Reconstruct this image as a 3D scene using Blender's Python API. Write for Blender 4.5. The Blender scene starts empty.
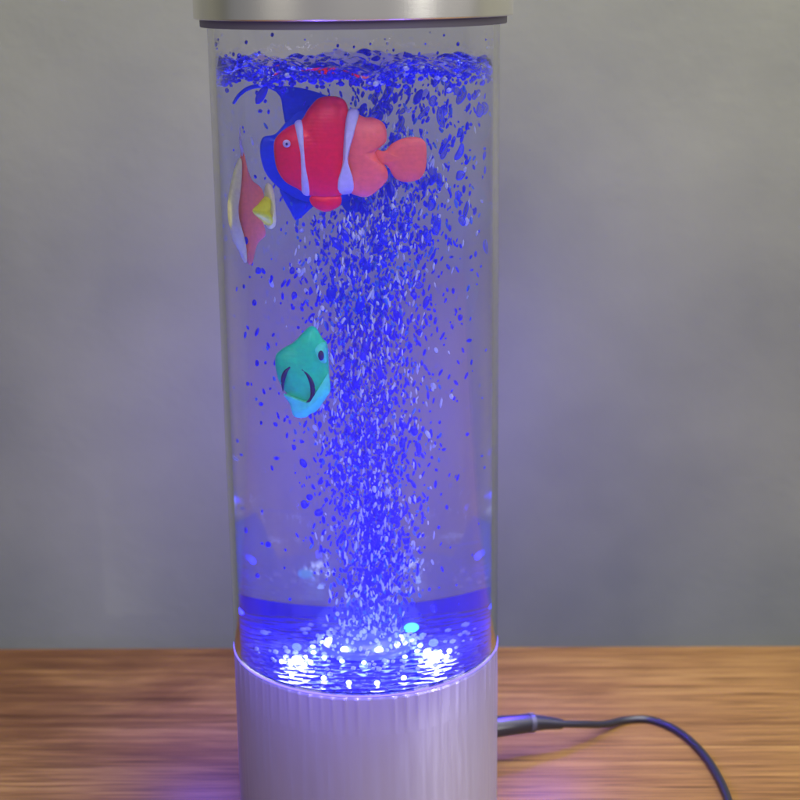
import bpy, bmesh, math, random
from mathutils import Vector, Matrix
from math import sin, cos, pi, radians as R
random.seed(7)
sc = bpy.context.scene
C = bpy.data.collections.new('scene_things'); sc.collection.children.link(C)

# ------------------------------------------------------------------ helpers
def tag(o, label=None, cat=None, group=None, kind=None):
    if label: o['label'] = label
    if cat: o['category'] = cat
    if group: o['group'] = group
    if kind: o['kind'] = kind
    return o
def obj(name, bm, mats, parent=None, smooth=True):
    me = bpy.data.meshes.new(name); bm.normal_update(); bm.to_mesh(me); bm.free()
    for m in (mats if isinstance(mats, (list, tuple)) else [mats]): me.materials.append(m)
    if smooth:
        for p in me.polygons: p.use_smooth = True
        me.set_sharp_from_angle(angle=R(50))
    o = bpy.data.objects.new(name, me); C.objects.link(o)
    if parent: o.parent = parent
    return o
def empty(name, loc=(0, 0, 0), rz=0, rx=0):
    o = bpy.data.objects.new(name, None); C.objects.link(o)
    o.location = loc; o.rotation_euler = (rx, 0, rz); o.empty_display_size = .01
    return o
def lathe(bm, prof, n=160, closed=False, mod=None):
    """prof: list of (r,z). closed joins last to first. mod(angle,i)->radius factor"""
    rows = []
    for i, (r, z) in enumerate(prof):
        if r < 1e-7: rows.append([bm.verts.new((0, 0, z))])
        else:
            rows.append([bm.verts.new((r * (mod(2 * pi * k / n, i) if mod else 1) * cos(2 * pi * k / n),
                                       r * (mod(2 * pi * k / n, i) if mod else 1) * sin(2 * pi * k / n), z)) for k in range(n)])
    m = len(rows)
    for i in range(m if closed else m - 1):
        a, b = rows[i], rows[(i + 1) % m]
        for k in range(n):
            k2 = (k + 1) % n
            if len(a) == 1 and len(b) == 1: continue
            if len(a) == 1: bm.faces.new((a[0], b[k2], b[k]))
            elif len(b) == 1: bm.faces.new((a[k], a[k2], b[0]))
            else: bm.faces.new((a[k], a[k2], b[k2], b[k]))
    return bm
def fixn(bm):
    bmesh.ops.recalc_face_normals(bm, faces=bm.faces[:]); return bm
def cr(pts, n=6, closed=True):
    out = []; m = len(pts)
    rng = range(m) if closed else range(m - 1)
    for i in rng:
        if closed: p = [pts[(i + j) % m] for j in (-1, 0, 1, 2)]
        else: p = [pts[max(0, min(m - 1, i + j))] for j in (-1, 0, 1, 2)]
        for k in range(n):
            t = k / n
            out.append(tuple(.5 * (2 * p[1][d] + (p[2][d] - p[0][d]) * t + (2 * p[0][d] - 5 * p[1][d] + 4 * p[2][d] - p[3][d]) * t * t
                       + (3 * p[1][d] - p[0][d] - 3 * p[2][d] + p[3][d]) * t ** 3) for d in range(len(p[0]))))
    if not closed: out.append(tuple(pts[-1]))
    return out
def tube(bm, pts, rad, n=12, sub=8):
    P = [Vector(p) for p in cr(pts, sub, False)]
    up = Vector((0, 0, 1)); rows = []
    for i, p in enumerate(P):
        d = (P[min(i + 1, len(P) - 1)] - P[max(i - 1, 0)]).normalized()
        s = d.cross(up)
        if s.length < .05: s = d.cross(Vector((0, 1, 0)))
        s.normalize(); u = s.cross(d)
        r = rad(i / (len(P) - 1)) if callable(rad) else rad
        rows.append([bm.verts.new(p + s * (r * cos(2 * pi * k / n)) + u * (r * sin(2 * pi * k / n))) for k in range(n)])
    for a, b in zip(rows, rows[1:]):
        for k in range(n): bm.faces.new((a[k], a[(k + 1) % n], b[(k + 1) % n], b[k]))
    bm.faces.new(rows[0][::-1]); bm.faces.new(rows[-1])
    return fixn(bm)
def puff(bm, outline, cx, cz, T, yoff=0, n=6, ripple=0, edge=.12):
    """inflated flat plastic shape in the XZ plane"""
    o = cr(outline, n); ts = (1, .985, .95, .88, .76, .6, .4, .2)
    for side in (-1, 1):
        rows = []
        for t in ts:
            h = T * (edge + (1 - edge) * math.sqrt(max(0, 1 - t * t)))
            rows.append([bm.verts.new((cx + (x - cx) * t, yoff + side * (h if t < 1 else h) * (1 + ripple * sin(40 * math.atan2(z - cz, x - cx))), cz + (z - cz) * t)) for x, z in o])
        c = bm.verts.new((cx, yoff + side * T, cz)); m = len(o)
        for a, b in zip(rows, rows[1:]):
            for k in range(m): bm.faces.new((a[k], a[(k + 1) % m], b[(k + 1) % m], b[k]))
        for k in range(m): bm.faces.new((rows[-1][k], rows[-1][(k + 1) % m], c))
        if side == -1: first = rows[0]
        else:
            for k in range(m): bm.faces.new((first[k], first[(k + 1) % m], rows[0][(k + 1) % m], rows[0][k]))
    return fixn(bm)

# ------------------------------------------------------------------ materials
def mat(name, col=(.5, .5, .5), rough=.5, metal=0, **kw):
    m = bpy.data.materials.new(name); m.use_nodes = True
    b = m.node_tree.nodes['Principled BSDF']
    b.inputs['Base Color'].default_value = (*col, 1); b.inputs['Roughness'].default_value = rough; b.inputs['Metallic'].default_value = metal
    for k, v in kw.items(): b.inputs[k.replace('_', ' ')].default_value = v
    return m
def nd(m, t, **props):
    n = m.node_tree.nodes.new(t)
    for k, v in props.items(): setattr(n, k, v)
    return n
def lk(m, a, ao, b, bi): m.node_tree.links.new(a.outputs[ao], b.inputs[bi])
def coords(m, scale=(1, 1, 1), kind='Object'):
    tc = nd(m, 'ShaderNodeTexCoord'); mp = nd(m, 'ShaderNodeMapping'); mp.inputs['Scale'].default_value = scale
    lk(m, tc, kind, mp, 'Vector'); return mp
def noise(m, mp, s, detail=4, rough=.5, dist=0):
    n = nd(m, 'ShaderNodeTexNoise'); n.inputs['Scale'].default_value = s; n.inputs['Detail'].default_value = detail
    n.inputs['Roughness'].default_value = rough; n.inputs['Distortion'].default_value = dist
    lk(m, mp, 'Vector', n, 'Vector'); return n
def ramp(m, src, so, stops, interp='LINEAR'):
    r = nd(m, 'ShaderNodeValToRGB'); r.color_ramp.interpolation = interp; e = r.color_ramp.elements
    while len(e) > 1: e.remove(e[-1])
    e[0].position = stops[0][0]; e[0].color = (*stops[0][1], 1)
    for p, c in stops[1:]:
        x = e.new(p); x.color = (*c, 1)
    lk(m, src, so, r, 'Fac'); return r
def bump(m, src, so, strength, dist, bsdf=None):
    b = nd(m, 'ShaderNodeBump'); b.inputs['Strength'].default_value = strength; b.inputs['Distance'].default_value = dist
    lk(m, src, so, b, 'Height'); lk(m, b, 'Normal', bsdf or m.node_tree.nodes['Principled BSDF'], 'Normal'); return b
def glass(name, ior, rough=0, col=(1, 1, 1), soft=.06):
    m = bpy.data.materials.new(name); m.use_nodes = True; nt = m.node_tree; nt.nodes.clear()
    g = nd(m, 'ShaderNodeBsdfGlass'); g.inputs['IOR'].default_value = ior; g.inputs['Roughness'].default_value = rough
    g.inputs['Color'].default_value = (*col, 1)
    f = nd(m, 'ShaderNodeBsdfRefraction'); f.inputs['IOR'].default_value = ior; f.inputs['Roughness'].default_value = rough; f.inputs['Color'].default_value = (*col, 1)
    x = nd(m, 'ShaderNodeMixShader'); x.inputs[0].default_value = soft; lk(m, g, 'BSDF', x, 1); lk(m, f, 'BSDF', x, 2)
    o = nd(m, 'ShaderNodeOutputMaterial'); lk(m, x, 'Shader', o, 'Surface'); return m
def emis(name, col, s):
    m = bpy.data.materials.new(name); m.use_nodes = True; nt = m.node_tree; nt.nodes.clear()
    e = nd(m, 'ShaderNodeEmission'); e.inputs['Color'].default_value = (*col, 1); e.inputs['Strength'].default_value = s
    o = nd(m, 'ShaderNodeOutputMaterial'); lk(m, e, 'Emission', o, 'Surface'); return m

BLUE = (.012, .02, 1.0)
m_acr = glass('clear_acrylic', 1.49, 0, (.97, .97, 1))
m_water = glass('water', 1.33, 0, (.95, .96, 1), 0)
nt = m_water.node_tree
v = nd(m_water, 'ShaderNodeVolumePrincipled'); v.inputs['Color'].default_value = (.05, .06, 1, 1); v.inputs['Density'].default_value = .95
v.inputs['Anisotropy'].default_value = .0
lk(m_water, v, 'Volume', [n for n in nt.nodes if n.type == 'OUTPUT_MATERIAL'][0], 'Volume')

m_cap = mat('brushed_cap_metal', (.90, .88, .82), .27, 1)
mp = coords(m_cap, (8, 8, 900)); n = noise(m_cap, mp, 1.5, 3); bump(m_cap, n, 'Fac', .03, .0002)
m_base = mat('satin_base_metal', (.25, .24, .30), .36, .6)
mp = coords(m_base, (60, 60, 4)); n = noise(m_base, mp, 9, 4)
r = ramp(m_base, n, 'Fac', [(.3, (.30, .30, .30)), (.7, (.48, .48, .48))]); lk(m_base, r, 'Color', m_base.node_tree.nodes['Principled BSDF'], 'Roughness')
bump(m_base, n, 'Fac', .08, .0004)
m_dark = mat('socket_and_rim_shade', (.07, .07, .075), .5)  # also the rim under the cap, painted dark for its shade
m_floor = mat('reflector_plate', (.02, .03, .75), .16, .15)
mp = coords(m_floor, (1, 1, 1)); vo = nd(m_floor, 'ShaderNodeTexVoronoi'); vo.inputs['Scale'].default_value = 230; lk(m_floor, mp, 'Vector', vo, 'Vector')
bump(m_floor, vo, 'Distance', 1, .0022)
m_rim = mat('refraction_band_blue', (.004, .004, .22), .3)
m_nozzle = mat('pale_plastic_nozzle', (.12, .16, .75), .2)
m_led = emis('white_led', (.72, .86, 1), 13)
m_edge = emis('added_edge_glow', (.14, .10, 1), 3.2)
m_ledc = emis('cyan_led', (.05, .5, 1), 4)
m_leds = emis('blue_led', (.35, .55, 1), 10)

# air bubble: clear from the middle, shiny at its rim; LED blue painted in
def bubble_mat(name, col, lo, hi, rough):
    m = mat(name, col, rough); nt = m.node_tree; b = nt.nodes['Principled BSDF']; b.inputs['IOR'].default_value = 1.5
    lw = nd(m, 'ShaderNodeLayerWeight'); lw.inputs['Blend'].default_value = .5
    mr = nd(m, 'ShaderNodeMapRange'); mr.inputs['To Min'].default_value = lo; mr.inputs['To Max'].default_value = hi
    lk(m, lw, 'Facing', mr, 'Value'); t = nd(m, 'ShaderNodeBsdfTransparent'); mx = nd(m, 'ShaderNodeMixShader')
    lk(m, mr, 'Result', mx, 0); lk(m, t, 'BSDF', mx, 1); lk(m, b, 'BSDF', mx, 2)
    lk(m, mx, 'Shader', [n for n in nt.nodes if n.type == 'OUTPUT_MATERIAL'][0], 'Surface'); return m
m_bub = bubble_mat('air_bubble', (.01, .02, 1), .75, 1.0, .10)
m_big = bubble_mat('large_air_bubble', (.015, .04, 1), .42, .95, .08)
m_bub2 = bubble_mat('pale_air_bubble', (.8, .9, 1), .6, 1.0, .06)  # white LED glints on bubbles put into a pale colour
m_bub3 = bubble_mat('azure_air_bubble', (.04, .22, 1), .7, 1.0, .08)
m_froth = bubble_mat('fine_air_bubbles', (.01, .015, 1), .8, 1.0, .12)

def fish_mat(name, col, rough=.35):
    m = mat(name, col, rough, Specular_IOR_Level=.25); mp = coords(m); n = noise(m, mp, 700, 3)
    hs = nd(m, 'ShaderNodeMixRGB', blend_type='MULTIPLY'); hs.inputs[0].default_value = .3
    hs.inputs[1].default_value = (*col, 1)
    rr = ramp(m, n, 'Fac', [(.3, (.55, .55, .6)), (.7, (1, 1, 1))]); lk(m, rr, 'Color', hs, 2)
    lk(m, hs, 'Color', m.node_tree.nodes['Principled BSDF'], 'Base Color'); 
    wv = nd(m, 'ShaderNodeTexWave', bands_direction='Z'); wv.inputs['Scale'].default_value = 260; wv.inputs['Distortion'].default_value = 1.5; lk(m, mp, 'Vector', wv, 'Vector')
    ad = nd(m, 'ShaderNodeMath', operation='ADD'); lk(m, n, 'Fac', ad, 0); lk(m, wv, 'Fac', ad, 1); bump(m, ad, 'Value', .06, .0003); return m
m_coral = fish_mat('coral_plastic', (1, .16, .10)); m_crim = fish_mat('crimson_plastic', (1, .001, .035))
m_white = fish_mat('white_plastic', (.62, .58, .85)); m_bluef = fish_mat('blue_plastic', (.0, .06, .85), .3)
m_teal = fish_mat('teal_plastic', (.0, .85, .36)); m_cyan = fish_mat('cyan_plastic', (.08, 1, .62))
m_ink = mat('dark_ink', (.004, .01, .09), .4); m_pink = fish_mat('pink_plastic', (1, .25, .13)); m_cream = fish_mat('cream_plastic', (1, 1, .42))
m_yel = fish_mat('yellow_plastic', (.9, .95, .0)); m_eye = mat('eye_white', (.6, .5, .6), .3)

# ------------------------------------------------------------------ setting
m_wood = mat('grained_wood', (.3, .15, .07), .5, Specular_IOR_Level=.28)
mp = coords(m_wood, (1.0, 52, 52)); n1 = noise(m_wood, mp, 5, 8, .6, .5)
mp2 = coords(m_wood, (.7, 5, 5)); n2 = noise(m_wood, mp2, 4, 5, .5, 1.2)
mx = nd(m_wood, 'ShaderNodeMath', operation='MULTIPLY_ADD'); mx.inputs[1].default_value = .6
lk(m_wood, n1, 'Fac', mx, 0)
m2 = nd(m_wood, 'ShaderNodeMath', operation='MULTIPLY'); m2.inputs[1].default_value = .42; lk(m_wood, n2, 'Fac', m2, 0); lk(m_wood, m2, 'Value', mx, 2)
r = ramp(m_wood, mx, 'Value', [(.34, (.078, .034, .010)), (.44, (.138, .068, .018)), (.52, (.185, .098, .028)), (.64, (.26, .152, .046))])
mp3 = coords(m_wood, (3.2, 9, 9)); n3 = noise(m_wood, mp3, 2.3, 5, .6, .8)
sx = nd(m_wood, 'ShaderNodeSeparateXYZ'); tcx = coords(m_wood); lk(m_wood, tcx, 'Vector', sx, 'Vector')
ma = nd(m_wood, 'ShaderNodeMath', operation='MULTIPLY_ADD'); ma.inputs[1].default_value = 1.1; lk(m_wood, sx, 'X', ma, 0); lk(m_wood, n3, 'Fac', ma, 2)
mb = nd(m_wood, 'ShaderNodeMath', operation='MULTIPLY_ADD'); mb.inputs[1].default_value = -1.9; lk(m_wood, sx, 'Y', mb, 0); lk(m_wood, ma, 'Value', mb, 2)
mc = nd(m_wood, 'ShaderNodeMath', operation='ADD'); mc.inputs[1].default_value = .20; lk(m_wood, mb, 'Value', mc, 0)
shade_tone = ramp(m_wood, mc, 'Value', [(.28, (.50, .40, .40)), (.45, (.80, .74, .72)), (.62, (1, 1, 1))])  # shade painted into the wood: darker towards left and back, with blotches
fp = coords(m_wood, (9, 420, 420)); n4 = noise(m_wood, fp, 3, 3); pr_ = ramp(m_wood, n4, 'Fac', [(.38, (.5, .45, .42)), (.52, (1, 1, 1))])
ml = nd(m_wood, 'ShaderNodeMixRGB', blend_type='MULTIPLY'); ml.inputs[0].default_value = 1; lk(m_wood, r, 'Color', ml, 1); lk(m_wood, shade_tone, 'Color', ml, 2)
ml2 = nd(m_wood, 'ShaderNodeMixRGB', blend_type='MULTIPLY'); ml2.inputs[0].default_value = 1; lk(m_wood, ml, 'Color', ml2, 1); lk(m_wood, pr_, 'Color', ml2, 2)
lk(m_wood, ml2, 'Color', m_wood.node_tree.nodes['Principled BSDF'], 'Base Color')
bump(m_wood, n1, 'Fac', .2, .001)
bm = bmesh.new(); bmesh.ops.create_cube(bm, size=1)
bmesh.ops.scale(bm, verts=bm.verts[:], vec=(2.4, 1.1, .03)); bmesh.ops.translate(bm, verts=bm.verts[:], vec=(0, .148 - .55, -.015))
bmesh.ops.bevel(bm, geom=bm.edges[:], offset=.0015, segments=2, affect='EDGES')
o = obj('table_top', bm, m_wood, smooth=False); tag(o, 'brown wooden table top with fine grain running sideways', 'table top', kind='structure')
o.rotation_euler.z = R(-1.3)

m_wall = mat('painted_wall', (.42, .42, .425), .8)
mp = coords(m_wall, (1, 1, 1)); n = noise(m_wall, mp, 5, 4, .55); r = ramp(m_wall, n, 'Fac', [(.32, (.090, .095, .078)), (.68, (.148, .154, .112))])
lk(m_wall, r, 'Color', m_wall.node_tree.nodes['Principled BSDF'], 'Base Color')
n = noise(m_wall, mp, 220, 3); bump(m_wall, n, 'Fac', .25, .0008)
bm = bmesh.new(); bmesh.ops.create_cube(bm, size=1); bmesh.ops.scale(bm, verts=bm.verts[:], vec=(4, .05, 2.4))
o = obj('wall', bm, m_wall, smooth=False); o.location = (0, .215 + .025, .4); tag(o, 'plain grey painted wall behind the wooden table', 'wall', kind='structure')

# ------------------------------------------------------------------ lamp
ZF = .0715; ZS = .2855; RT = .0502
lamp = empty('fish_lamp'); tag(lamp, 'tall clear tube fish lamp with silver cap and silver base, glowing blue', 'lamp')
# base body + added collar ribs shaped to give vertical light streaks
bm = lathe(bmesh.new(), [(0, .0005), (.0490, .0005), (.0502, .0015), (.0502, .002), (.0503, .0542), (.0503, .0552), (0, .0552)]); fixn(bm)
base = obj('base', bm, m_base, lamp)
_ra = random.Random(3); _am = [_ra.uniform(.1, 1) for _ in range(72)]
rib = lambda a, i: 1 + .0075 * _am[int(a / (2 * pi) * 72) % 72] * (abs(sin(a * 36)) ** 6)
bm = lathe(bmesh.new(), [(0, .05521), (.0503, .05521), (.0502, .0590), (.0501, .0640), (.0501, .0686), (.0501, .0690), (.0498, .0698), (0, .0698)], n=1440, mod=lambda a, i: 1 + (rib(a, i) - 1) * (0, 0, .35, .8, 1, 1, 0, 0)[i]); fixn(bm)
collar = obj('streak_collar', bm, m_base, lamp)
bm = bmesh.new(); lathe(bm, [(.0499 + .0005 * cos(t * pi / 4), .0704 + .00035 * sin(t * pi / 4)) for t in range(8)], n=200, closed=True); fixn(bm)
obj('glowing_edge', bm, m_edge, lamp)  # added glowing ring, stands for LED light leaking at the rim
bm = lathe(bmesh.new(), [(0, .0703), (.0478, .0703), (.0478, ZF - .0003), (0, ZF - .0003)], n=128); fixn(bm)
floor = obj('reflector_plate', bm, m_floor, lamp, smooth=False)
bm = bmesh.new(); rows = []      # dark lip added round the plate's back, shaped as its refracted dark band
for k in range(97):
    a = R(-8 + 196 * k / 96); h = (.0030 + .0190 * abs(cos(a)) ** 2 + .0018 * cos(a)) * min(1, k / 10, (96 - k) / 10) + .0004
    rows.append([bm.verts.new((r_ * cos(a), r_ * sin(a), ZF + z_)) for r_, z_ in ((.0474, 0), (.0474, h), (.0462, h), (.0456, 0))])
for a, b in zip(rows, rows[1:]):
    for k in range(4): bm.faces.new((a[k], a[(k + 1) % 4], b[(k + 1) % 4], b[k]))
bm.faces.new(rows[0]); bm.faces.new(rows[-1][::-1]); fixn(bm)
obj('refraction_lip', bm, m_rim, floor)
# nozzle in rings
bm = lathe(bmesh.new(), [(0, ZF), (.0125, ZF), (.0125, ZF + .002), (.0118, ZF + .003), (.0100, ZF + .0022), (.0092, ZF + .006), (.0078, ZF + .0068), (.0064, ZF + .005), (.0052, ZF + .0095), (.003, ZF + .0102), (0, ZF + .008)], n=64); fixn(bm)
obj('air_nozzle', bm, m_nozzle, lamp)
# LEDs
def led(x, y, r, m, name='led', z=ZF):
    b = bmesh.new(); bmesh.ops.create_uvsphere(b, u_segments=16, v_segments=10, radius=r)
    o = obj(name, b, m, lamp); o.location = (x, y, z + r * .4); return o
for cx, cy in ((-.0205, -.0150), (.0205, -.0125)):
    for k in range(11):
        a = k * 2.4 + cx * 90; q = .0014 * math.sqrt(k)
        led(cx + q * 1.2 * cos(a), cy + q * sin(a) * 2.0, random.uniform(.0005, .0012) if k else .0018, m_led)
for x, y in ((-.0132, -.0335), (-.0050, -.0385), (.0044, -.0392), (.0131, -.0345), (-.024, -.031), (.024, -.031)): led(x, y, .0009, m_led)
for k in range(14):
    a = k / 14 * 2 * pi + .2
    led(.0150 * cos(a), .0150 * sin(a), .0007, m_leds)
for x, y in ((-.010, .002), (.0085, -.004), (.009, .004), (-.006, -.009), (.004, -.010), (0, .009)): led(x, y, .0012, m_led, z=ZF + .003)
led(.0115, .012, .0019, m_ledc, z=ZF + .004)
# tube
bm = lathe(bmesh.new(), [(.0480, .0709), (RT, .0709), (RT, .3000), (.0480, .3000)], n=256, closed=True); fixn(bm)
obj('clear_tube', bm, m_acr, lamp)
# cap
bm = lathe(bmesh.new(), [(0, .3012), (.0541, .3012), (.0545, .3014), (.0546, .3016), (.0546, .3018), (.0546, .3060), (.0546, .3390), (.0546, .3400), (.0530, .3412), (0, .3412)]); fixn(bm)
cap = obj('cap', bm, m_cap, lamp)
bm = lathe(bmesh.new(), [(.0472, .2966), (.0476, .2962), (.0478, .2966), (.0478, .3008), (.0472, .3008)], closed=True); fixn(bm)
bm = lathe(bmesh.new(), [(.0504, .2986), (.0524, .2986), (.0526, .2989), (.0526, .3011), (.0504, .3011)], closed=True); fixn(bm)
obj('shaded_rim', bm, m_dark, cap)  # cap's inner rim, its shade painted as dark colour
# socket for the plug
bm = lathe(bmesh.new(), [(0, 0), (.0052, 0), (.0052, .003), (.0047, .0034), (0, .0034)], n=32); fixn(bm)
s = obj('power_socket', bm, m_dark, lamp); s.rotation_euler = (0, R(90), R(32)); s.location = (.0418, .0262, .0165)

# ------------------------------------------------------------------ water
def wave(x, y):
    r = math.hypot(x, y)
    return (.0016 * sin(170 * x + 60 * y + .7) * cos(140 * y - 50 * x) + .0009 * sin(330 * x - 210 * y) + .0007 * sin(520 * y + 410 * x + 1.3)
            + .0022 * math.exp(-((x - .004) ** 2 + y ** 2) / .00018) + .0008 * (r / .0478) ** 8)
bm = bmesh.new(); N = 128; RW = .04785; rows = []
for i in range(0, 49):
    r = RW * i / 48
    if i == 0: rows.append([bm.verts.new((0, 0, ZS + wave(0, 0)))]); continue
    rows.append([bm.verts.new((r * cos(2 * pi * k / N), r * sin(2 * pi * k / N), ZS + wave(r * cos(2 * pi * k / N), r * sin(2 * pi * k / N)))) for k in range(N)])
for z in (ZS - .006, ZF - .0009): rows.append([bm.verts.new((RW * cos(2 * pi * k / N), RW * sin(2 * pi * k / N), z)) for k in range(N)])
rows.append([bm.verts.new((0, 0, ZF - .0009))])
for a, b in zip(rows, rows[1:]):
    for k in range(N):
        k2 = (k + 1) % N
        if len(a) == 1: bm.faces.new((a[0], b[k], b[k2]))
        elif len(b) == 1: bm.faces.new((a[k], a[k2], b[0]))
        else: bm.faces.new((a[k], a[k2], b[k2], b[k]))
fixn(bm); o = obj('water', bm, m_water); tag(o, 'clear blue lit water filling the tube up to its rippled surface', 'water', kind='stuff')

# ------------------------------------------------------------------ fish (flat moulded plastic)
def P(pts, ox, oz, sx, sz): return [((x - ox) * sx, (oz - z) * sz) for x, z in pts]
def spot(name, m, parent, x, z, y, rx, rz, th=.0006):
    b = bmesh.new(); bmesh.ops.create_uvsphere(b, u_segments=20, v_segments=12, radius=1)
    bmesh.ops.scale(b, verts=b.verts[:], vec=(rx, th, rz)); o = obj(name, b, m, parent); o.location = (x, y, z); return o
SX, SZ = .000288, .000331
# clownfish
clown = empty('clownfish', (-.0012, -.018, .2578)); tag(clown, 'red clownfish with two pale stripes and coral round tail, swimming near the top', 'toy fish')
q = lambda pts: P(pts, 352, 152, SX, SZ)
pb = q([(275.5, 150), (277, 139), (284, 131), (293, 125), (304, 120), (312, 108), (322, 98), (334, 96), (344, 98), (350, 106), (352, 130), (352, 160), (349, 185), (341, 196), (326, 199), (310, 195), (298, 188), (286, 181), (278, 168)])
body = obj('body', puff(bmesh.new(), pb, -.0085, .0005, .0042), m_crim, clown)
pr = q([(350, 112), (356, 111), (366, 117), (376, 118), (386, 125), (388, 140), (382, 147), (377, 152), (380, 160), (387, 168), (388, 180), (378, 191), (368, 197), (358, 196), (350, 190), (346, 165), (347, 135)])
obj('rear_body', puff(bmesh.new(), pr, .0035, -.0005, .0036), m_coral, clown)
ps1 = q([(297, 124), (305, 120), (307, 135), (308, 155), (309, 175), (311, 194), (303, 192), (300, 170), (299, 150)])
obj('pale_stripe', puff(bmesh.new(), ps1, -.0136, -.001, .0043, ripple=0), m_white, clown)
ps2 = q([(350, 111), (361, 111), (358, 128), (353, 145), (350, 165), (355, 180), (354, 192), (340, 194), (337, 186), (343, 165), (345, 140)])
obj('pale_stripe', puff(bmesh.new(), ps2, -.0012, -.001, .0047), m_white, clown)
pt = q([(376, 150), (386, 151), (393, 144), (404, 139), (418, 138), (427, 144), (428, 160), (426, 173), (419, 181), (405, 183), (395, 178), (388, 166), (377, 163)])
obj('tail_fin', puff(bmesh.new(), pt, .0155, -.0025, .0016), m_coral, clown)
pf = q([(312, 196), (324, 193), (340, 195), (342, 203), (336, 209), (326, 212), (316, 208), (311, 202)])
obj('pelvic_fin', puff(bmesh.new(), pf, -.0073, -.0165, .002), m_crim, clown)
e = spot('eye', m_eye, clown, (288 - 352) * SX, (152 - 142) * SZ, -.0036, .0012, .0013); spot('pupil', m_ink, e, 0, -.0001, -.0006, .0004, .0005, .0003)
# blue fish
bf = empty('blue_fish', (-.0122, .003, .2560)); tag(bf, 'bright blue fish with long swept fin, half hidden behind the red clownfish', 'toy fish')
SX2, SZ2 = .000262, .000346
q = lambda pts: P(pts, 315, 152, SX2, SZ2)
obj('body', puff(bmesh.new(), q([(294, 120), (308, 108), (340, 108), (365, 125), (376, 150), (372, 180), (358, 200), (335, 205), (305, 200), (285, 188), (271, 172), (266, 152), (269, 137), (282, 133)]), 0.001, 0, .003), m_bluef, bf)
obj('dorsal_fin', puff(bmesh.new(), q([(281, 87), (300, 87), (322, 92), (340, 100), (342, 112), (312, 118), (294, 124), (290, 112), (288, 98)]), -.001, .0165, .0012), m_bluef, bf)
b = tube(bmesh.new(), [(x, 0, z) for x, z in q([(288, 91), (275, 86), (258, 88), (247, 95), (240, 104)])], lambda t: .0008 * (1.2 - .7 * t)); obj('fin_filament', b, m_bluef, bf)
obj('pelvic_fin', puff(bmesh.new(), q([(284, 188), (300, 196), (318, 202), (312, 210), (300, 219), (294, 210)]), -.0045, -.0175, .0014), m_bluef, bf)
obj('tail_fin', puff(bmesh.new(), q([(345, 200), (358, 196), (368, 200), (365, 210), (352, 212)]), .0105, -.018, .0014), m_bluef, bf)
# angelfish, turned away
an = empty('angelfish', (-.0326, -.018, .2378), rz=R(35)); tag(an, 'pink and cream angelfish with yellow tail, turned nearly edge on at left', 'toy fish')
SX3 = .00038 / cos(R(35))
q = lambda pts: P(pts, 256, 213, SX3, SZ)
obj('body', puff(bmesh.new(), q([(253, 151), (256, 165), (261, 180), (270, 190), (272, 205), (270, 222), (272, 238), (264, 248), (258, 268), (254, 262), (252, 245), (248, 230), (247, 210), (249, 190), (252, 170)]), 0, 0, .0022), m_pink, an)
obj('edge_fin', puff(bmesh.new(), q([(250, 158), (250, 172), (245, 192), (243, 212), (246, 232), (252, 250), (252, 266), (247, 256), (238, 242), (232, 222), (233, 198), (240, 178)]), q([(238.5, 212)])[0][0], 0, .0024), m_cream, an)
obj('tail_fin', puff(bmesh.new(), q([(256, 210), (262, 205), (270, 199), (275, 200), (274, 214), (276, 228), (268, 224), (258, 216)]), q([(268, 213)])[0][0], 0, .0042), m_yel, an)
obj('tail_edge', puff(bmesh.new(), q([(275, 188), (279, 188), (280, 210), (280, 230), (275, 230), (276, 212)]), q([(277.5, 210)])[0][0], 0, .002), m_cream, an)
b = tube(bmesh.new(), [(x, 0, z) for x, z in q([(254, 156), (251, 140), (252, 125)])], lambda t: .0006 * (1.2 - t)); obj('fin_filament', b, m_white, an)
# teal fish
tf = empty('teal_fish', (-.0168, -.020, .1822)); tag(tf, 'teal green fish with dark curved markings, halfway up beside the bubbles', 'toy fish')
q = lambda pts: P(pts, 304, 373, .000306, .000358)
obj('body', puff(bmesh.new(), q([(313, 327), (319, 329), (324, 338), (329, 345), (330, 365), (330, 388), (325, 397), (317, 402), (305, 403), (292, 397), (283, 388), (278, 375), (277, 358), (284, 350), (296, 343), (305, 334)]), .0005, -.001, .0036), m_teal, tf)
obj('belly_fin', puff(bmesh.new(), q([(329, 372), (331, 388), (326, 398), (317, 410), (311, 413), (305, 417), (294, 416), (290, 404), (284, 394), (294, 396), (306, 400), (316, 396), (324, 385)]), q([(309, 402)])[0][0], q([(309, 402)])[0][1], .0026, yoff=-.0014), m_cyan, tf)
obj('cheek', puff(bmesh.new(), q([(314, 345), (327, 342), (329, 360), (324, 366), (316, 360)]), q([(322, 353)])[0][0], q([(322, 353)])[0][1], .0034), m_cyan, tf)
spot('eye', m_ink, tf, (322.5 - 304) * .000306, (373 - 354) * .000358, -.0036, .0009, .0018)
def ink(pts, name):
    b = tube(bmesh.new(), [(x, -.0033, z) for x, z in q(pts)], lambda t: .00075 * (sin(pi * min(.9, max(.1, t))) * .9 + .1), n=8); obj(name, b, m_ink, tf)
ink([(291, 366), (286, 371), (283, 380), (283, 390)], 'gill_mark')
ink([(303, 368), (309, 374), (313, 384), (312, 396), (303, 404)], 'mouth_mark')

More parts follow.
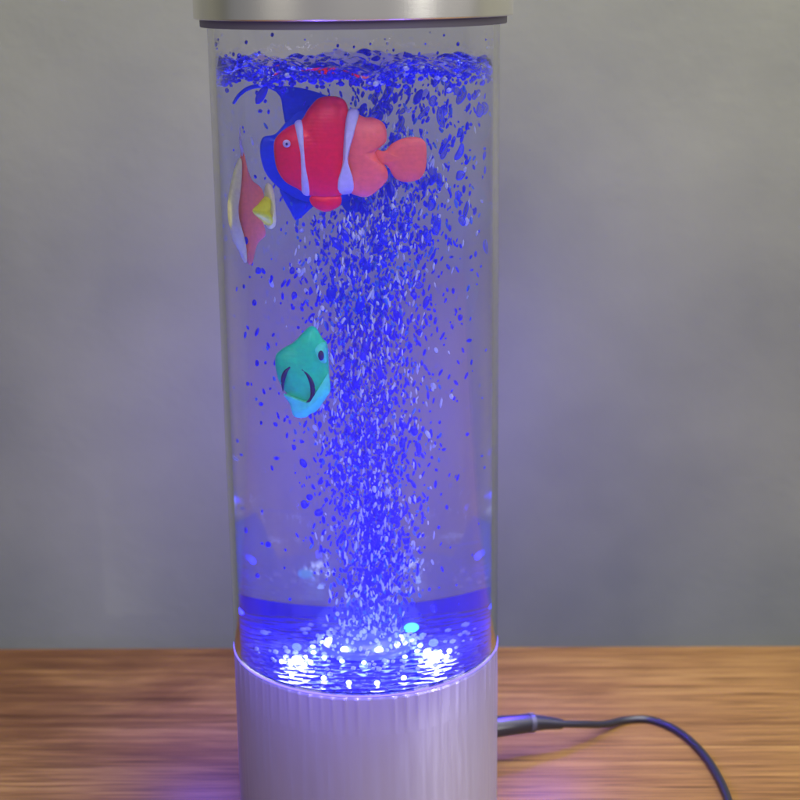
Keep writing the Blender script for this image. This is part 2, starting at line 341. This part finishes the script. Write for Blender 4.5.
# ------------------------------------------------------------------ bubbles
def blob(sub, k):
    b = bmesh.new(); bmesh.ops.create_icosphere(b, subdivisions=sub, radius=1)
    rs = random.Random(k); ph = [rs.uniform(0, 6) for _ in range(4)]
    for v in b.verts:
        c = v.co.copy(); v.co *= 1 + .09 * sin(2.3 * c.x + ph[0]) * cos(2 * c.z + ph[1]) + .06 * sin(3.1 * c.y + 2 * c.z + ph[2])
    return b
def jag(k):
    b = blob(3, k)
    rs = random.Random(k + 50); ph = [rs.uniform(0, 6) for _ in range(4)]
    for v in b.verts: v.co.x += .3 * sin(2.0 * v.co.z + ph[0])
    return b
meshes = {}
def bub_obj(kind, k):
    key = (kind, k)
    if key not in meshes:
        me = bpy.data.meshes.new('bubble'); b = blob(2, k) if kind != 'big' else jag(k); b.to_mesh(me); b.free()
        me.materials.append(m_bub2 if kind == 'pale' else m_big if kind == 'big' else m_bub)
        for p in me.polygons: p.use_smooth = True
        meshes[key] = me
    o = bpy.data.objects.new('bubble', meshes[key]); C.objects.link(o); return o
def colx(z):   # centre and spread of the rising plume
    t = (z - ZF) / (ZS - ZF)
    c = .001 + .006 * t * t + .002 * sin(t * 9); s = .0078 + .0085 * min(1, t * 1.4) + .005 * t
    return c, s
fish_box = [(-.023, .023, .236, .280), (-.040, -.020, .217, .262), (-.026, -.008, .165, .20)]
def clear(x, y, z):
    for a, b, c, d in fish_box:
        if a < x < b and c < z < d and y < -.008: return False
    return True
def sample(zmin, zmax, widen=1.0):
    while True:
        z = random.uniform(zmin, zmax); c, s = colx(z)
        x = c + random.gauss(0, s * .62) * widen; y = random.gauss(0, s * .55) * widen
        if math.hypot(x, y) < .044 and clear(x, y, z): return x, y, z
lab = 'small blue air bubble rising in the dense stream above the nozzle'; grp = 'air bubbles rising from the nozzle'
cnt = 0
for i in range(205):
    x, y, z = sample(ZF + .012, ZS - .006)
    o = bub_obj('pale' if i % 3 == 0 else 'std', i % 5); r = random.uniform(.0007, .0014) * (.8 + .5 * (z - ZF) / .2) * (.62 if i % 3 == 0 else 1)
    o.location = (x, y - .004, z); o.scale = (r * random.uniform(.6, 1), r * .8, r * random.uniform(1, 2.2)); o.rotation_euler = (random.uniform(-.4, .4), random.uniform(-.35, .35), random.uniform(0, 6))
    tag(o, lab, 'bubble', grp); cnt += 1
# larger wobbling ones, upper right and around
lab2 = 'large irregular blue bubble drifting in the upper water right of the fish'; grp2 = 'large bubbles drifting in the upper water'
big = []
for i in range(62):
    while True:
        z = random.uniform(.205, .281); x = random.uniform(.0, .037); y = random.uniform(-.02, .015)
        if z < .235 and x < .014: continue
        if clear(x, y, z) and math.hypot(x, y) < .042 and random.random() < (z - .19) / .09 * (1.15 - x / .05): break
    big.append((x, y, z))
for i, (x, y, z) in enumerate(big):
    o = bub_obj('big', i % 6); r = random.uniform(.0007, .0013)
    o.location = (x, y, z); o.scale = (r, r * .8, r * random.uniform(1.3, 3.4)); o.rotation_euler = (random.uniform(-.3, .3), random.uniform(-.2, .6), random.uniform(-.5, .5))
    tag(o, lab2, 'bubble', grp2); cnt += 1
# stray ones on the left
lab3 = 'stray blue bubble left of the rising stream, away from the others'
for x, y, z, r in ((-.034, -.02, .228, .001), (-.030, -.01, .205, .0008), (-.027, 0, .215, .0009), (-.036, -.01, .12, .0008), (-.02, -.02, .155, .0007), (-.025, .01, .11, .0008), (-.019, -.02, .218, .0009), (-.030, .0, .1, .0007), (-.033, -.03, .187, .0008), (-.018, -.01, .208, .0009), (.033, -.01, .215, .0011), (.029, -.02, .196, .0009)):
    if x > 0: continue
    o = bub_obj('std', 1); o.location = (x, y, z); o.scale = (r, r, r * 1.4); tag(o, lab3, 'bubble', 'stray bubbles at the left')
o = bub_obj('pale', 2); o.location = (-.0432, -.018, .149); o.scale = (.0035, .0006, .0006); o.rotation_euler.z = R(-62)
tag(o, 'flat pale bubble clinging to the inside of the tube at left, below the teal fish', 'bubble')
# froth: the uncountable fine bubbles
bm = bmesh.new(); tmpl = []
for k in range(3):
    b = bmesh.new(); bmesh.ops.create_icosphere(b, subdivisions=1, radius=1); tmpl.append(([v.co.copy() for v in b.verts], [[v.index for v in f.verts] for f in b.faces])); b.free()
def add_tiny(bm, x, y, z, rx, ry, rz, tilt=0, mi=0):
    vs, fs = random.choice(tmpl); M = Matrix.Rotation(tilt, 3, 'Y')
    nv = [bm.verts.new(Vector((x, y, z)) + M @ Vector((v.x * rx, v.y * ry, v.z * rz))) for v in vs]
    for f in fs: bm.faces.new([nv[i] for i in f]).material_index = mi
for i in range(5600):
    x, y, z = sample(ZF + .008, ZS - (.003 if i % 3 else .03), 1.0 if i % 3 else .5); r = random.uniform(.00025, .00062)
    add_tiny(bm, x, y, z, r * random.uniform(.7, 1), r, r * random.uniform(1, 3.4), random.uniform(-.4, .4), random.choice((0,) * 13 + (1, 2, 2)))
for i in range(150):
    a = random.uniform(0, 2 * pi); q_ = .045 * math.sqrt(random.random()); x, y, z = q_ * cos(a), q_ * sin(a), random.uniform(.09, ZS - .01)
    if clear(x, y, z):
        r = random.uniform(.0003, .0006); add_tiny(bm, x, y, z, r, r, r * 1.5)
for i in range(620):      # thin pale needles painted in for vertical glints of light
    x, y, z = sample(ZF + .010, ZS - .02, .9); r = random.uniform(.00022, .0004)
    add_tiny(bm, x, y - .006, z, r, r, r * random.uniform(2.5, 6), random.gauss(0, .18), 1)
for i in range(300):      # frothing round the nozzle
    a = random.uniform(0, 2 * pi); q_ = random.uniform(.002, .0145); r = random.uniform(.0002, .0007)
    add_tiny(bm, q_ * cos(a), q_ * sin(a), ZF + .003 + .014 * random.random() * (1 - q_ / .015) + r, r, r, r * random.uniform(1, 2), 0, 1)
for i in range(130):      # sitting on the plate
    a = random.uniform(0, 2 * pi); q_ = random.uniform(.006, .034); r = random.uniform(.0004, .0011)
    add_tiny(bm, q_ * cos(a), q_ * sin(a), ZF + r, r, r, r, 0, 1)
o = obj('bubble_froth', bm, [m_froth, m_bub2, m_bub3]); tag(o, 'fine blue bubbles crowding the rising stream and the floor of the tube', 'bubbles', kind='stuff')
# added haze that scatters light into a bloom round the LEDs
m_glow = bpy.data.materials.new('glow_haze'); m_glow.use_nodes = True; m_glow.node_tree.nodes.clear()
v = nd(m_glow, 'ShaderNodeVolumePrincipled'); v.inputs['Color'].default_value = (.9, .95, 1, 1); v.inputs['Density'].default_value = 5
lk(m_glow, v, 'Volume', nd(m_glow, 'ShaderNodeOutputMaterial'), 'Volume')
bm = bmesh.new()
for c_, r_ in (((.001, -.002, ZF + .012), (.015, .013, .010)), ((-.0205, -.015, ZF + .0045), (.009, .008, .004)), ((.0205, -.0125, ZF + .0045), (.009, .008, .004))):
    g = bmesh.ops.create_icosphere(bm, subdivisions=3, radius=1); bmesh.ops.scale(bm, verts=g['verts'], vec=r_); bmesh.ops.translate(bm, verts=g['verts'], vec=c_)
o = obj('glow_haze', bm, m_glow); tag(o, 'added glow haze round the nozzle and lights on the tube floor', 'bubbles', kind='stuff')
# foam at the surface
bm = bmesh.new()
for i in range(1300):
    a = random.uniform(0, 2 * pi); q_ = .0472 * random.random() ** .38; x, y = q_ * cos(a), q_ * sin(a)
    r = random.uniform(.0004, .0011); d = abs(random.gauss(0, .0018))
    add_tiny(bm, x, y, ZS + wave(x, y) - d - r * 1.2, r * 1.15, r, r * .9, random.uniform(-.5, .5), 1 if random.random() < .18 else 0)
o = obj('surface_foam', bm, [m_froth, m_bub2]); tag(o, 'band of blue foam just under the rippled water surface', 'foam', kind='stuff')
# droplets on the inside of the tube above the water
bm = bmesh.new()
for i in range(44):
    a = random.uniform(0, 2 * pi); r = random.uniform(.0003, .0008); z = ZS + .002 + abs(random.gauss(0, .005))
    if z > .295: continue
    q_ = .0476 if random.random() < .55 else random.uniform(.005, .044)
    add_tiny(bm, q_ * cos(a), q_ * sin(a), z, r, r, r * 1.2, 0, 1 if random.random() < .2 else 0)
o = obj('splash_droplets', bm, [m_froth, m_bub2]); tag(o, 'blue splash droplets in the air gap under the silver cap', 'droplets', kind='stuff')

# ------------------------------------------------------------------ cable
m_rub = mat('black_rubber', (.012, .012, .016), .35); m_ring = mat('grey_ring', (.06, .06, .08), .35, .3)
cb = empty('power_cable', (.055, .03, 0)); tag(cb, 'thin black power cable plugged into the back right of the lamp base', 'cable')
L = lambda pts: [(x - .055, y - .03, z) for x, y, z in pts]
obj('plug', tube(bmesh.new(), L([(.0450, .0283, .0165), (.0510, .0305, .0165), (.058, .0330, .0160), (.066, .0365, .0150)]), lambda t: .0044 - .0008 * max(0, t - .3), n=24), m_rub, cb)
obj('grey_ring', tube(bmesh.new(), L([(.0655, .0362, .0152), (.0675, .0370, .0149)]), .0041, n=24), m_ring, cb)
obj('strain_relief', tube(bmesh.new(), L([(.067, .0367, .0150), (.073, .0388, .0138), (.080, .0412, .0120)]), lambda t: .0037 - .0017 * t, n=20), m_rub, cb)
obj('cord', tube(bmesh.new(), L([(.0790, .0409, .0122), (.090, .0475, .0085), (.100, .056, .0040), (.110, .064, .0018), (.121, .0645, .0016), (.131, .054, .0016), (.1375, .036, .0016), (.1405, .014, .0016), (.1405, -.010, .0016), (.137, -.05, .0016), (.13, -.12, .0016), (.14, -.25, .0016)]), .00155, n=12, sub=12), m_rub, cb)

# ------------------------------------------------------------------ light
w = bpy.data.worlds.new('World'); sc.world = w; w.use_nodes = True
w.node_tree.nodes['Background'].inputs['Color'].default_value = (.9, .92, 1, 1); w.node_tree.nodes['Background'].inputs['Strength'].default_value = .17
def area(loc, target, size, e, col, sy=None):
    l = bpy.data.lights.new('area_lamp', 'AREA'); l.energy = e; l.size = size; l.color = col
    if sy: l.shape = 'RECTANGLE'; l.size_y = sy
    o = bpy.data.objects.new('area_lamp', l); C.objects.link(o); o.location = loc
    o.rotation_euler = (Vector(target) - Vector(loc)).to_track_quat('-Z', 'Y').to_euler()
area((.95, -.1, .85), (0, .05, .15), .5, 5, (1, .95, .88), .9)
area((-.75, -.62, .72), (0, 0, .32), .45, 2.2, (1, .95, .84), .6)  # unseen lamp added to warm the cap's left side
area((.72, -.62, .78), (0, 0, .32), .26, 4.5, (1, .98, .95), .8)  # unseen lamp added for the cap's bright highlight
area((.05, -1.0, 1.15), (0, 0, .2), .8, 20, (1, .98, .95))  # unseen front lamp added to brighten the fish
area((.35, -.05, 1.2), (.3, .2, .35), .6, 20, (1, .97, .92))
def pt(loc, e, col, r=.002):
    l = bpy.data.lights.new('led_and_fill_light', 'POINT'); l.energy = e; l.color = col; l.shadow_soft_size = r
    o = bpy.data.objects.new('led_and_fill_light', l); C.objects.link(o); o.location = loc
for loc, e in (((-.0205, -.015, ZF + .006), .10), ((.0205, -.0125, ZF + .006), .10), ((0, -.036, ZF + .006), .06), ((-.03, .02, ZF + .006), .06), ((.03, .02, ZF + .006), .06)):
    pt(loc, e * 1.5, BLUE, .0015)
pt((.001, -.008, ZF + .020), .09, (.45, .68, 1), 0)  # unseen light added above the nozzle for the glow at the plume foot
for p_ in ((-.0205, -.015, ZF + .005), (.0205, -.0125, ZF + .005), (-.004, -.012, ZF + .010), (.008, -.006, ZF + .009)): pt(p_, .07, (.38, .6, 1), 0)
l = bpy.data.lights.new('nozzle_light', 'SPOT'); l.energy = 2.2; l.color = (.42, .58, 1); l.spot_size = R(26); l.spot_blend = .9; l.shadow_soft_size = .002
o = bpy.data.objects.new('nozzle_light', l); C.objects.link(o); o.location = (.002, -.004, ZF + .011); o.rotation_euler = (R(180), R(-2), 0)
for x, y, e in ((-.0205, -.015, 1.0), (.0205, -.0125, 1.0), (.0, -.03, .7), (.0, .018, .6)):
    l = bpy.data.lights.new('led_beam', 'SPOT'); l.energy = e * 1.6; l.color = BLUE; l.spot_size = R(55); l.spot_blend = .8; l.shadow_soft_size = .0015
    o = bpy.data.objects.new('led_beam', l); C.objects.link(o); o.location = (x, y, ZF + .004); o.rotation_euler = (R(180) - .06 * (y > 0) , -x * 4, 0)

for loc, e in (((0, .12, .12), .85), ((-.074, .05, .055), .36), ((.074, .05, .055), .36), ((-.10, -.20, .12), .75), ((.14, -.19, .12), .55)): pt(loc, e, (.10, .05, 1) if loc[1] > 0 else (.12, .07, 1), 0)  # unseen blue lamps added outside the tube for glow on wall, table, base
for a_ in (-35, -62, -90, -118, -145):
    pt((.078 * cos(R(a_)), .078 * sin(R(a_)), .092), .09, (.14, .09, 1), 0)  # unseen blue lamps added to wash the collar ribs with light
l = bpy.data.lights.new('base_highlight_spot', 'SPOT'); l.energy = 3.2; l.color = (1, .95, .92); l.spot_size = R(24); l.spot_blend = 1; l.shadow_soft_size = 0  # unseen spot added for the highlight on the base
o = bpy.data.objects.new('base_highlight_spot', l); C.objects.link(o); o.location = (.27, -.20, .06)
o.rotation_euler = (Vector((.005, 0, .022)) - Vector(o.location)).to_track_quat('-Z', 'Y').to_euler()
# ------------------------------------------------------------------ camera
cam = bpy.data.cameras.new('camera'); co = bpy.data.objects.new('camera', cam); C.objects.link(co); sc.camera = co
cam.sensor_width = 36; cam.lens = 1556 / 800 * 36; cam.clip_start = .01; cam.clip_end = 50
co.matrix_world = Matrix.Translation((.0142, -.55, .315)) @ Matrix.Rotation(R(90 - 15.3), 4, 'X') @ Matrix.Rotation(R(-.75), 4, 'Z')
cam.dof.use_dof = True; cam.dof.focus_distance = .53; cam.dof.aperture_fstop = 14
sc.view_settings.view_transform = 'Standard'; sc.view_settings.look = 'None'; sc.view_settings.exposure = .14; sc.view_settings.gamma = 1
sc.render.engine = 'CYCLES'; cy = sc.cycles
cy.max_bounces = 20; cy.transmission_bounces = 16; cy.transparent_max_bounces = 24; cy.glossy_bounces = 6; cy.diffuse_bounces = 4; cy.volume_bounces = 1
cy.caustics_reflective = True; cy.caustics_refractive = True; cy.sample_clamp_indirect = 6; cy.blur_glossy = .5
cy.use_denoising = True
